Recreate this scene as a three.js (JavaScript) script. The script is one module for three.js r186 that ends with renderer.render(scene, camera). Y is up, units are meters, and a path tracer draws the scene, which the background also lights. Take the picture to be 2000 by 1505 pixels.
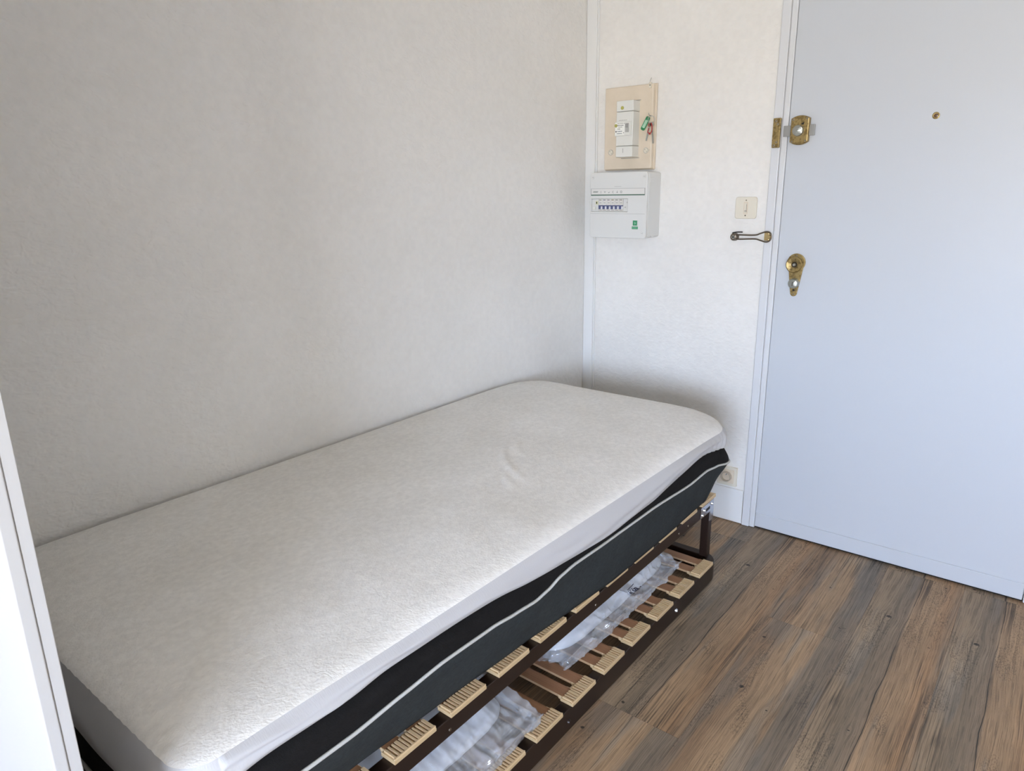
import * as THREE from 'three';
import { RoundedBoxGeometry } from 'three/addons/geometries/RoundedBoxGeometry.js';
import { mergeGeometries, mergeVertices, toCreasedNormals } from 'three/addons/utils/BufferGeometryUtils.js';
import { RectAreaLightUniformsLib } from 'three/addons/lights/RectAreaLightUniformsLib.js';

// ------------------------------------------------------------------ camera, sky, light, exposure
const scene = new THREE.Scene();
const camera = new THREE.PerspectiveCamera(2 * Math.atan(1505 / 2 / 1366) * 180 / Math.PI, 2000 / 1505, 0.02, 60);
camera.position.set(1.632, 1.2933, 2.552);
camera.rotation.order = 'YXZ';
camera.rotation.set(-15.526 * Math.PI / 180, 38.691 * Math.PI / 180, -0.8685 * Math.PI / 180);
scene.add(camera);

const renderer = new THREE.WebGLRenderer({ antialias: true });
renderer.toneMapping = THREE.LinearToneMapping;
renderer.toneMappingExposure = 1.1;
renderer.shadowMap.enabled = true;
renderer.shadowMap.type = THREE.PCFSoftShadowMap;
RectAreaLightUniformsLib.init();

// clear sky outside the window: blue overhead, paler towards the horizon, sunlit ground below
{
  const w = 64, h = 64, d = new Float32Array(w * h * 4);
  for (let j = 0; j < h; j++) for (let i = 0; i < w; i++) {
    const el = ((j + 0.5) / h - 0.5) * Math.PI, t = Math.max(0, Math.sin(el)), k = (j * w + i) * 4;
    const a = Math.pow(t, 0.55), up = el > 0;
    d[k] = up ? 0.56 - 0.36 * a : 0.30; d[k + 1] = up ? 0.80 - 0.38 * a : 0.285; d[k + 2] = up ? 1.15 - 0.18 * a : 0.26; d[k + 3] = 1;
  }
  const sky = new THREE.DataTexture(d, w, h, THREE.RGBAFormat, THREE.FloatType);
  sky.mapping = THREE.EquirectangularReflectionMapping; sky.magFilter = THREE.LinearFilter; sky.needsUpdate = true;
  scene.background = sky; scene.backgroundIntensity = 24;
}
// daylight of the open French window in the wall behind the camera
const WIN = { x0: 1.62, x1: 3.05, y0: 0.62, y1: 1.68 };
const ROOM = { w: 3.3, d: 4.6, h: 2.5 };
{
  const L = new THREE.RectAreaLight(new THREE.Color().setRGB(1.0, 0.985, 0.955), 15.5, WIN.x1 - WIN.x0, WIN.y1 - WIN.y0);
  L.name = 'window_daylight';
  L.position.set((WIN.x0 + WIN.x1) / 2, (WIN.y0 + WIN.y1) / 2, ROOM.d + 0.01);
  L.lookAt((WIN.x0 + WIN.x1) / 2, (WIN.y0 + WIN.y1) / 2, 0);
  scene.add(L);
}

// ------------------------------------------------------------------ helpers
let seed = 12345;
const rnd = () => { seed = (seed * 1664525 + 1013904223) >>> 0; return seed / 4294967296; };
const clamp = (x, a = 0, b = 1) => Math.min(b, Math.max(a, x));
const lerp = (a, b, t) => a + (b - a) * t;
const smooth = (a, b, x) => { const t = clamp((x - a) / (b - a)); return t * t * (3 - 2 * t); };
const gauss = (x, s) => Math.exp(-x * x / (2 * s * s));
function poly(pts) { return x => { if (x <= pts[0][0]) return pts[0][1]; for (let i = 1; i < pts.length; i++) if (x <= pts[i][0]) { const t = (x - pts[i - 1][0]) / (pts[i][0] - pts[i - 1][0]); return lerp(pts[i - 1][1], pts[i][1], t * t * (3 - 2 * t) * 0.5 + t * 0.5); } return pts[pts.length - 1][1]; }; }
const TAB = new Float32Array(65536); for (let i = 0; i < 65536; i++) TAB[i] = rnd();
function vn(x, y, s = 0, px = 0, py = 0) {          // value noise 0..1, periodic when px, py are given
  const xi = Math.floor(x), yi = Math.floor(y); let fx = x - xi, fy = y - yi; fx = fx * fx * (3 - 2 * fx); fy = fy * fy * (3 - 2 * fy);
  const m = (a, p) => p ? ((a % p) + p) % p : a;
  const h = (a, b) => TAB[((m(a, px) * 73856093) ^ (m(b, py) * 19349663) ^ (s * 83492791)) & 65535];
  return lerp(lerp(h(xi, yi), h(xi + 1, yi), fx), lerp(h(xi, yi + 1), h(xi + 1, yi + 1), fx), fy);
}
const fbm = (x, y, s = 0, o = 4) => { let v = 0, a = 0.5, t = 0; for (let i = 0; i < o; i++) { v += a * vn(x, y, s + i * 7); t += a; a *= 0.5; x *= 2.03; y *= 2.03; } return v / t; };
const pfbm = (x, y, px, py, s = 0, o = 4) => { let v = 0, a = 0.5, t = 0; for (let i = 0; i < o; i++) { v += a * vn(x, y, s + i * 7, px, py); t += a; a *= 0.5; x *= 2; y *= 2; px *= 2; py *= 2; } return v / t; };
function dataTex(w, h, f, srgb) {
  const d = new Uint8Array(w * h * 4);
  for (let j = 0; j < h; j++) for (let i = 0; i < w; i++) { const c = f(i / w, j / h), k = (j * w + i) * 4; if (typeof c === 'number') d[k] = d[k + 1] = d[k + 2] = clamp(c) * 255; else { d[k] = clamp(c[0] / 255) * 255; d[k + 1] = clamp(c[1] / 255) * 255; d[k + 2] = clamp(c[2] / 255) * 255; } d[k + 3] = 255; }
  const t = new THREE.DataTexture(d, w, h, THREE.RGBAFormat); t.magFilter = THREE.LinearFilter; t.minFilter = THREE.LinearMipmapLinearFilter; t.generateMipmaps = true;
  t.wrapS = t.wrapT = THREE.RepeatWrapping; if (srgb) t.colorSpace = THREE.SRGBColorSpace; t.needsUpdate = true; return t;
}
const rep = (t, mx, my = mx) => { const c = t.clone(); c.repeat.set(1 / mx, 1 / my); c.needsUpdate = true; return c; };
const M = (o) => new THREE.MeshStandardMaterial(o);
const MP = (o) => new THREE.MeshPhysicalMaterial(o);
const lin = (r, g, b) => new THREE.Color().setRGB(r, g, b);

function metreUV(g) {                                // box mapping in metres
  g = g.index ? g.toNonIndexed() : g;
  const p = g.attributes.position, n = g.attributes.normal, uv = new Float32Array(p.count * 2);
  for (let i = 0; i < p.count; i += 3) {
    let a = 0, b = 0, c = 0; for (let k = 0; k < 3; k++) { a += Math.abs(n.getX(i + k)); b += Math.abs(n.getY(i + k)); c += Math.abs(n.getZ(i + k)); }
    for (let k = 0; k < 3; k++) { const x = p.getX(i + k), y = p.getY(i + k), z = p.getZ(i + k); const [u, v] = a >= b && a >= c ? [z, y] : b >= c ? [x, z] : [x, y]; uv[(i + k) * 2] = u; uv[(i + k) * 2 + 1] = v; }
  }
  g.setAttribute('uv', new THREE.BufferAttribute(uv, 2)); return g;
}
const bx = (x0, x1, y0, y1, z0, z1, r = 0, seg = 2) => {
  const w = x1 - x0, h = y1 - y0, d = z1 - z0;
  const g = r ? new RoundedBoxGeometry(w, h, d, seg, Math.min(r, w / 2.01, h / 2.01, d / 2.01)) : new THREE.BoxGeometry(w, h, d);
  g.translate((x0 + x1) / 2, (y0 + y1) / 2, (z0 + z1) / 2); return metreUV(g);
};
const cyl = (r, h, c, axis = 'z', seg = 28, r2 = r) => { const g = new THREE.CylinderGeometry(r2, r, h, seg); if (axis === 'z') g.rotateX(Math.PI / 2); if (axis === 'x') g.rotateZ(-Math.PI / 2); g.translate(...c); return metreUV(g); };
const lathe = (pts, c, seg = 36) => { const g = new THREE.LatheGeometry(pts.map(p => new THREE.Vector2(p[0], p[1])), seg); g.rotateX(Math.PI / 2); g.translate(...c); return metreUV(toCreasedNormals(g, 0.6)); };
const tube = (pts, r, seg = 40, closed = false, rad = 10) => metreUV(new THREE.TubeGeometry(new THREE.CatmullRomCurve3(pts.map(p => new THREE.Vector3(...p)), closed, 'centripetal'), seg, r, rad, closed));
const extr = (shape, depth, bevel, c = [0, 0, 0], curve = 16) => { const g = new THREE.ExtrudeGeometry(shape, { depth: depth - 2 * bevel, bevelEnabled: bevel > 0, bevelThickness: bevel, bevelSize: bevel, bevelOffset: -bevel, bevelSegments: 3, curveSegments: curve }); g.translate(c[0], c[1], c[2] + bevel); return metreUV(g); };
const rrect = (x0, x1, y0, y1, r) => { const s = new THREE.Shape(); s.moveTo(x0 + r, y0); s.lineTo(x1 - r, y0); s.absarc(x1 - r, y0 + r, r, -Math.PI / 2, 0); s.lineTo(x1, y1 - r); s.absarc(x1 - r, y1 - r, r, 0, Math.PI / 2); s.lineTo(x0 + r, y1); s.absarc(x0 + r, y1 - r, r, Math.PI / 2, Math.PI); s.lineTo(x0, y0 + r); s.absarc(x0 + r, y0 + r, r, Math.PI, 1.5 * Math.PI); return s; };
const merge = (l) => mergeGeometries(l.map(g => { g = g.index ? g.toNonIndexed() : g; for (const k of Object.keys(g.attributes)) if (!['position', 'normal', 'uv'].includes(k)) g.deleteAttribute(k); return g; }));

const taken = {};
const numbered = (n) => { if (!(n in taken)) { taken[n] = 0; return n; } taken[n]++; return n + '_' + String(taken[n]).padStart(3, '0'); };
function obj(name, geo, mat, parent = scene) {
  if (Array.isArray(geo)) geo = geo.length > 1 ? merge(geo) : geo[0];
  const m = new THREE.Mesh(geo, mat); m.name = parent === scene ? numbered(name) : name; m.castShadow = m.receiveShadow = true; parent.add(m); return m;
}
function thing(name, label, category, pos = [0, 0, 0], group) { const g = new THREE.Group(); g.name = numbered(name); g.position.set(...pos); g.userData = { label, category }; if (group) g.userData.group = group; scene.add(g); return g; }
function part(name, label, pos, parent) { const g = new THREE.Group(); g.name = name; g.position.set(...pos); g.userData.label = label; parent.add(g); return g; }
function struct(name, geo, mat, label, category) { const m = obj(name, geo, mat); m.userData = { kind: 'structure', label, category }; return m; }

// ------------------------------------------------------------------ shared materials
const wallRelief = dataTex(1024, 1024, (u, v) => {
  // dried roller-stipple paint: soft blobs about a centimetre long
  const wx = pfbm(u * 20, v * 20, 20, 20, 3, 2) * 0.7, wy = pfbm(u * 20, v * 20, 20, 20, 9, 2) * 0.7;
  const a = pfbm(u * 48 + wx * 2, v * 72 + wy * 2, 48, 72, 1, 2), b = vn(u * 128, v * 150, 5, 128, 150);
  return smooth(0.25, 0.8, a) * 0.8 + b * 0.2;
});
const wallTone = dataTex(512, 512, (u, v) => { const n = pfbm(u * 6, v * 6, 6, 6, 21, 5), f = pfbm(u * 90, v * 90, 90, 90, 25, 2); const k = 232 + (n - 0.5) * 8 + (f - 0.5) * 6; return [k, k * 0.99, k * 0.972]; }, true);
const wallPaint = M({ map: rep(wallTone, 1.3), bumpMap: rep(wallRelief, 0.55), bumpScale: 0.0007, roughness: 0.62 });
const creamPaint = M({ color: lin(0.66, 0.635, 0.59), roughness: 0.8 });
const ceilPaint = M({ color: lin(0.8, 0.79, 0.77), roughness: 0.9 });
const brush = dataTex(512, 512, (u, v) => pfbm(u * 90, v * 6, 90, 6, 31, 3));
const brushH = dataTex(512, 512, (u, v) => pfbm(u * 6, v * 90, 6, 90, 33, 3));
const whitePaint = M({ color: lin(0.69, 0.7, 0.72), roughness: 0.38, bumpMap: rep(brush, 0.3), bumpScale: 0.00025 });
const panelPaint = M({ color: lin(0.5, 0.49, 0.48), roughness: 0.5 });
const doorPaint = M({ color: lin(0.58, 0.605, 0.645), roughness: 0.42, bumpMap: rep(brush, 0.5), bumpScale: 0.0002 });
const trimPaint = M({ color: lin(0.8, 0.8, 0.79), roughness: 0.42, bumpMap: rep(brush, 0.3), bumpScale: 0.0003 });
const blackHoleEarly = M({ color: lin(0.012, 0.012, 0.012), roughness: 0.95 });
const darkGap = M({ color: lin(0.02, 0.02, 0.02), roughness: 0.9 });

// ------------------------------------------------------------------ floor: printed vinyl planks
const PW = 0.2305, PL = 1.22;
function plankTexture(v0) {
  const S = 100 + v0 * 40;
  const boards = v0 % 2 === 0
    ? [[0, [146, 127, 109]], [0.03, [149, 130, 111]], [0.075, [126, 112, 98]], [0.108, [136, 119, 104]], [0.118, [160, 134, 110]], [0.17, [158, 131, 106]], [0.2, [160, 128, 100]], [0.215, [153, 127, 104]], [0.2305, [151, 126, 104]]]
    : [[0, [147, 120, 96]], [0.04, [140, 115, 93]], [0.075, [158, 132, 108]], [0.13, [163, 137, 112]], [0.16, [158, 132, 108]], [0.166, [129, 115, 102]], [0.2, [120, 108, 97]], [0.2305, [132, 117, 104]]];
  const cracks = v0 % 2 === 0 ? [[0.113, 1.0, 0.5], [0.052, 0.5, 3.1], [0.215, 0.35, 6.2]] : [[0.105, 0.6, 1.2], [0.055, 0.45, 4.4], [0.19, 0.5, 8.1]];
  const knots = []; const kr = [[0.043, 0.30, 0.009], [0.085, 0.62, 0.004], [0.16, 0.2, 0.0035], [0.19, 0.86, 0.004], [0.03, 1.02, 0.006]];
  for (const [a, b, r] of kr) knots.push([clamp(a + (vn(a * 99, v0 * 3.7, 3) - 0.5) * 0.06, 0.012, 0.218), (b + vn(b * 77, v0 * 5.1, 4) * 0.5) % PL, r]);
  const w = 384, h = 1664;
  return dataTex(w, h, (uu, vv) => {
    const u = uu * PW, v = vv * PL;
    let du = 0, dark = 0, ring = 0;
    for (const [ku, kv, r] of knots) {
      const a = (u - ku) / r, b = (v - kv) / (r * 2.4), d2 = a * a + b * b;
      if (d2 < 60) { du += -(u - ku) * 0.85 * Math.exp(-d2 / 9); const e = Math.sqrt(a * a + (v - kv) * (v - kv) / (r * r * 0.8)); dark = Math.max(dark, smooth(1.0, 0.45, e + (vn(u * 700, v * 500, S) - 0.5) * 0.6)); ring = Math.max(ring, smooth(16, 2, d2) * (0.5 + 0.5 * Math.sin(Math.sqrt(d2) * 5.5 + fbm(u * 90, v * 30, S + 2) * 3))); }
    }
    const wob = (fbm(u * 7, v * 1.5, S, 3) - 0.5) * 0.024 + (fbm(u * 40, v * 9, S + 4, 2) - 0.5) * 0.003;
    const g = u + du + wob;
    // base tone of the printed boards
    let k = 0; const ub = clamp(u + (fbm(v * 5, u * 6, S + 11, 3) - 0.5) * 0.012, 0, PW); while (k < boards.length - 2 && boards[k + 1][0] < ub) k++;
    const t = clamp((ub - boards[k][0]) / (boards[k + 1][0] - boards[k][0])); const c = [0, 1, 2].map(i => lerp(boards[k][1][i], boards[k + 1][1][i], t));
    const blot = fbm(u * 16, v * 4.5, S + 5, 4) - 0.5, gray = smooth(0.5, 0.72, fbm(u * 22, v * 3.2, S + 6, 3));
    let m = 1 + blot * 0.22;
    const fine = fbm(g * 620, v * 9, S + 7, 3) - 0.5, med = fbm(g * 230, v * 2.6, S + 8, 3);
    m += fine * 0.26;
    m -= 0.16 * smooth(0.58, 0.68, fbm(g * 1000, v * 15, S + 41, 2)); m -= 0.25 * smooth(0.57, 0.67, med) * smooth(0.35, 0.62, fbm(u * 14, v * 3.4, S + 9, 2));
    const cath = 0.5 + 0.5 * Math.sin((g * 210 + fbm(u * 12, v * 3.2, S + 13, 2) * 16));
    m -= 0.1 * Math.pow(cath, 4) * smooth(0.45, 0.65, fbm(u * 11, v * 2.4, S + 14, 2));
    // small checks across the grain
    const ch = vn(u * 520, v * 240, S + 15) * smooth(0.52, 0.68, fbm(u * 20, v * 6, S + 16, 2)); m -= 0.2 * smooth(0.5, 0.75, ch) * (0.4 + 0.6 * vn(u * 60, v * 40, S + 33));
    m -= ring * 0.05;
    for (const [cu, st, ph] of cracks) {
      const uc = cu + (fbm(v * 4 + ph, ph, S + 17, 5) - 0.5) * 0.018, gate = (st > 0.9 ? Math.max(0.55, smooth(0.3, 0.5, fbm(v * 3, 3.3, S + 18, 2))) : smooth(0.36, 0.5, fbm(v * 2.2 + ph * 3, 3.3 + ph, S + 18, 2))) * (st > 0.9 ? 1 : smooth(0.45, 0.55, vn(v * 2.6, ph, S + 19)));
      const wd = 0.0003 + 0.0008 * vn(v * 30, ph, S + 20), dd = Math.abs(u - uc);
      m -= st * gate * (0.55 * smooth(wd + 0.0007, wd * 0.4, dd) + 0.1 * smooth(0.006, 0, dd));
    }
    m = Math.max(0.25, m * (1 - 0.62 * dark));
    const gr = (c[0] + c[1] + c[2]) / 3;
    return c.map((q, i) => lerp(q * [1.05, 1.035, 0.98][i], gr * [1.06, 1.025, 0.975][i] * 0.95, gray * 0.4) * m);
  }, true);
}
const plankMats = [0, 1, 2, 3].map(i => { const t = plankTexture(i); t.wrapS = t.wrapT = THREE.RepeatWrapping; return M({ map: t, roughness: 0.6, bumpMap: t, bumpScale: 0.0003 }); });
{
  const fl = struct('floor', bx(-0.1, ROOM.w + 0.1, -0.12, -0.0045, -0.16, ROOM.d + 0.15), darkGap, 'grey-brown weathered wood plank floor', 'floor');
  const geos = new Map();
  const piece = (len, off, vari) => {
    const key = len.toFixed(3) + '|' + off.toFixed(3); if (geos.has(key)) return geos.get(key);
    const g = bx(0, PW - 0.0006, -0.0045, 0, 0, len - 0.0007); const p = g.attributes.position, uv = g.attributes.uv;
    for (let i = 0; i < p.count; i++) uv.setXY(i, p.getX(i) / PW, (p.getZ(i) + off) / PL);
    geos.set(key, g); return g;
  };
  const X0 = 0.825 - 4 * PW;                          // seams fall at x = 0.825, 1.056, 1.286, 1.517 ...
  const ends = { 4: 1.203, 5: 0.565, 6: 1.245, 7: 1.245 };
  const vars = { 4: [0, 1], 5: [3, 1], 6: [2, 0], 7: [2, 0] };
  for (let r = 0; r < 17; r++) {
    const x = X0 + r * PW; if (x > ROOM.w) break;
    let e = ends[r] ?? ((r * 0.37) % 1) * PL; while (e > 0.0001) e -= PL;
    let q = 0;
    for (let z = e; z < ROOM.d; z += PL, q++) {
      const a = Math.max(z, -0.06), b = Math.min(z + PL, ROOM.d); if (b - a < 0.02) continue;
      const vi = r in vars ? (r === 4 ? vars[4][q % 2] : r === 5 ? vars[5][q % 2] : vars[r][q % 2]) : Math.floor(rnd() * 4);
      const m = obj('plank', piece(b - a, a - z, vi), plankMats[vi], fl); m.position.set(x, 0, a);
    }
  }
}

// ------------------------------------------------------------------ room shell
const T = 0.1;
struct('wall_left', bx(-T, 0, -0.1, ROOM.h, -0.16, ROOM.d + 0.15), wallPaint, 'long white stippled wall behind the bed', 'wall');
const DOOR = { x0: 0.8045, x1: 1.6685, top: 2.06 };
struct('wall_back', [bx(0, 0.784, -0.02, ROOM.h, -0.16, 0), bx(1.69, ROOM.w, -0.02, ROOM.h, -0.16, 0), bx(0.784, 1.69, DOOR.top + 0.02, ROOM.h, -0.16, 0), bx(0.784, 1.69, -0.02, DOOR.top + 0.02, -0.16, -0.055)], wallPaint, 'white stippled wall around the entrance door', 'wall');
struct('wall_right', bx(ROOM.w, ROOM.w + T, -0.1, ROOM.h, -0.16, ROOM.d + 0.15), creamPaint, 'cream wall on the right, outside the picture', 'wall');
struct('wall_front', [bx(0, WIN.x0, -0.02, ROOM.h, ROOM.d, ROOM.d + 0.15), bx(WIN.x1, ROOM.w, -0.02, ROOM.h, ROOM.d, ROOM.d + 0.15), bx(WIN.x0, WIN.x1, -0.02, WIN.y0, ROOM.d, ROOM.d + 0.15), bx(WIN.x0, WIN.x1, WIN.y1, ROOM.h, ROOM.d, ROOM.d + 0.15)], creamPaint, 'cream window wall behind the viewer', 'wall');
struct('ceiling', bx(-T, ROOM.w + T, ROOM.h, ROOM.h + 0.1, -0.16, ROOM.d + 0.15), ceilPaint, 'plain white ceiling above the room', 'ceiling');
{
  const f = 0.045; const zc = ROOM.d + 0.05;
  struct('window_1', [bx(WIN.x0, WIN.x0 + f, WIN.y0, WIN.y1, zc, zc + 0.06, 0.004), bx(WIN.x1 - f, WIN.x1, WIN.y0, WIN.y1, zc, zc + 0.06, 0.004), bx(WIN.x0 + f, WIN.x1 - f, WIN.y1 - f, WIN.y1, zc, zc + 0.06, 0.004), bx(WIN.x0 + f, WIN.x1 - f, WIN.y0, WIN.y0 + f, zc, zc + 0.06, 0.004)], trimPaint, 'white frame of the open window behind the viewer', 'window');
}
struct('baseboard_back', [bx(0.05, 0.7525, 0.004, 0.143, 0, 0.009, 0.002), bx(1.722, ROOM.w, 0.004, 0.143, 0, 0.009, 0.002)], trimPaint, 'white baseboard under the wall socket', 'baseboard');
struct('baseboard_left', bx(0, 0.009, 0.004, 0.143, 0.015, ROOM.d - 0.001, 0.002), trimPaint, 'white baseboard along the wall behind the bed', 'baseboard');
// boxed-in corner strip, with a fine open joint along its right edge
struct('trim_1', [bx(0.0005, 0.046, 0.002, ROOM.h, 0.0005, 0.014, 0.003), bx(0.046, 0.0515, 0.002, ROOM.h, 0.0005, 0.007, 0.001)], trimPaint, 'white vertical corner strip beside the consumer unit', 'trim');
struct('trim_2', [bx(0.7545, 0.7835, 0.001, DOOR.top + 0.05, 0.0003, 0.011, 0.003), bx(1.690, 1.7195, 0.001, DOOR.top + 0.05, 0.0003, 0.011, 0.003), bx(0.7545, 1.7195, DOOR.top + 0.021, DOOR.top + 0.05, 0.0004, 0.0112, 0.003)], whitePaint, 'white door casing around the entrance door', 'door casing');
struct('trim_3', [bx(0.7843, 0.8037, 0.001, DOOR.top + 0.018, -0.05, 0.005, 0.003), bx(1.6705, 1.688, 0.001, DOOR.top + 0.018, -0.05, 0.005, 0.003), bx(0.8025, 1.6705, DOOR.top + 0.003, DOOR.top + 0.018, -0.05, 0.005, 0.003)], whitePaint, 'narrow white door jamb bead next to the door leaf', 'door jamb');
const door = struct('door_1', bx(DOOR.x0, DOOR.x1, 0.011, DOOR.top, -0.04, 0.0, 0.002), doorPaint, 'white flush entrance door with brass locks', 'door');
obj('draught_seal', bx(DOOR.x0, DOOR.x1, 0.0004, 0.0115, -0.03, -0.006), blackHoleEarly, door);
obj('kick_strip', bx(DOOR.x0 + 0.001, DOOR.x1 - 0.001, 0.009, 0.0655, 0.0001, 0.0055, 0.002), doorPaint, door).userData.label = 'white strip along the bottom of the door';

// ------------------------------------------------------------------ metals and plastics
const wear = dataTex(256, 256, (u, v) => pfbm(u * 12, v * 12, 12, 12, 41, 4));
const brassTone = dataTex(256, 256, (u, v) => { const n = smooth(0.42, 0.7, pfbm(u * 14, v * 14, 14, 14, 45, 4)), f = pfbm(u * 60, v * 60, 60, 60, 46, 2) - 0.5; return [lerp(168, 132, n) + f * 22, lerp(146, 112, n) + f * 20, lerp(98, 72, n) + f * 16]; }, true);
const agedBrass = M({ map: rep(brassTone, 0.08), metalness: 0.75, roughness: 0.42, bumpMap: rep(wear, 0.04), bumpScale: 0.0002 });
const brightBrass = M({ color: lin(0.78, 0.6, 0.3), metalness: 0.9, roughness: 0.25 });
const darkBronze = M({ color: lin(0.16, 0.13, 0.1), metalness: 0.75, roughness: 0.35 });
const nickel = M({ color: lin(0.4, 0.41, 0.38), metalness: 0.75, roughness: 0.33 });
const steel = M({ color: lin(0.36, 0.36, 0.35), metalness: 0.6, roughness: 0.45 });
const chrome = M({ color: lin(0.62, 0.65, 0.72), metalness: 0.95, roughness: 0.16 });
const blackHole = M({ color: lin(0.015, 0.013, 0.012), roughness: 0.8 });
const creamTone = dataTex(256, 256, (u, v) => { const n = pfbm(u * 7, v * 7, 7, 7, 51, 4) - 0.5; return [222 + n * 12, 208 + n * 12, 188 + n * 14]; }, true);
const creamPlastic = M({ map: rep(creamTone, 0.3), roughness: 0.48 });
const yellowed = M({ color: lin(0.74, 0.69, 0.58), roughness: 0.42 });
const whitePlastic = M({ color: lin(0.74, 0.74, 0.7), roughness: 0.42 });
const boxPlastic = M({ color: lin(0.7, 0.7, 0.68), roughness: 0.45 });
const greyPlastic = M({ color: lin(0.34, 0.34, 0.33), roughness: 0.5 });
const screwMat = M({ color: lin(0.4, 0.34, 0.24), metalness: 0.7, roughness: 0.4 });
const screw = (c, r, parent, mat = screwMat, name = 'screw', deep = true) => { const m = obj(name, [lathe([[0, 0.0018], [r * 0.7, 0.0015], [r, 0.0004], [r, -0.001]], [0, 0, 0], 20)], mat, parent); m.position.set(...c); const sl = obj('screw_slot', bx(-r * 0.8, r * 0.8, -r * 0.13, r * 0.13, 0.0012, 0.0021), blackHole, deep ? m : parent); sl.rotation.z = (c[0] * 977) % 3; if (!deep) sl.position.set(...c); return m; };
function canvasTex(w, h, draw) { const c = document.createElement('canvas'); c.width = w; c.height = h; const x = c.getContext('2d'); draw(x, w, h); const t = new THREE.CanvasTexture(c); t.colorSpace = THREE.SRGBColorSpace; t.anisotropy = 8; return t; }
function printed(x0, x1, y0, y1, z, tex, name, parent, rough = 0.4) { const g = new THREE.BoxGeometry(x1 - x0, y1 - y0, 0.0006); g.translate((x0 + x1) / 2, (y0 + y1) / 2, z); return obj(name, g, M({ map: tex, roughness: rough }), parent); }

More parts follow.
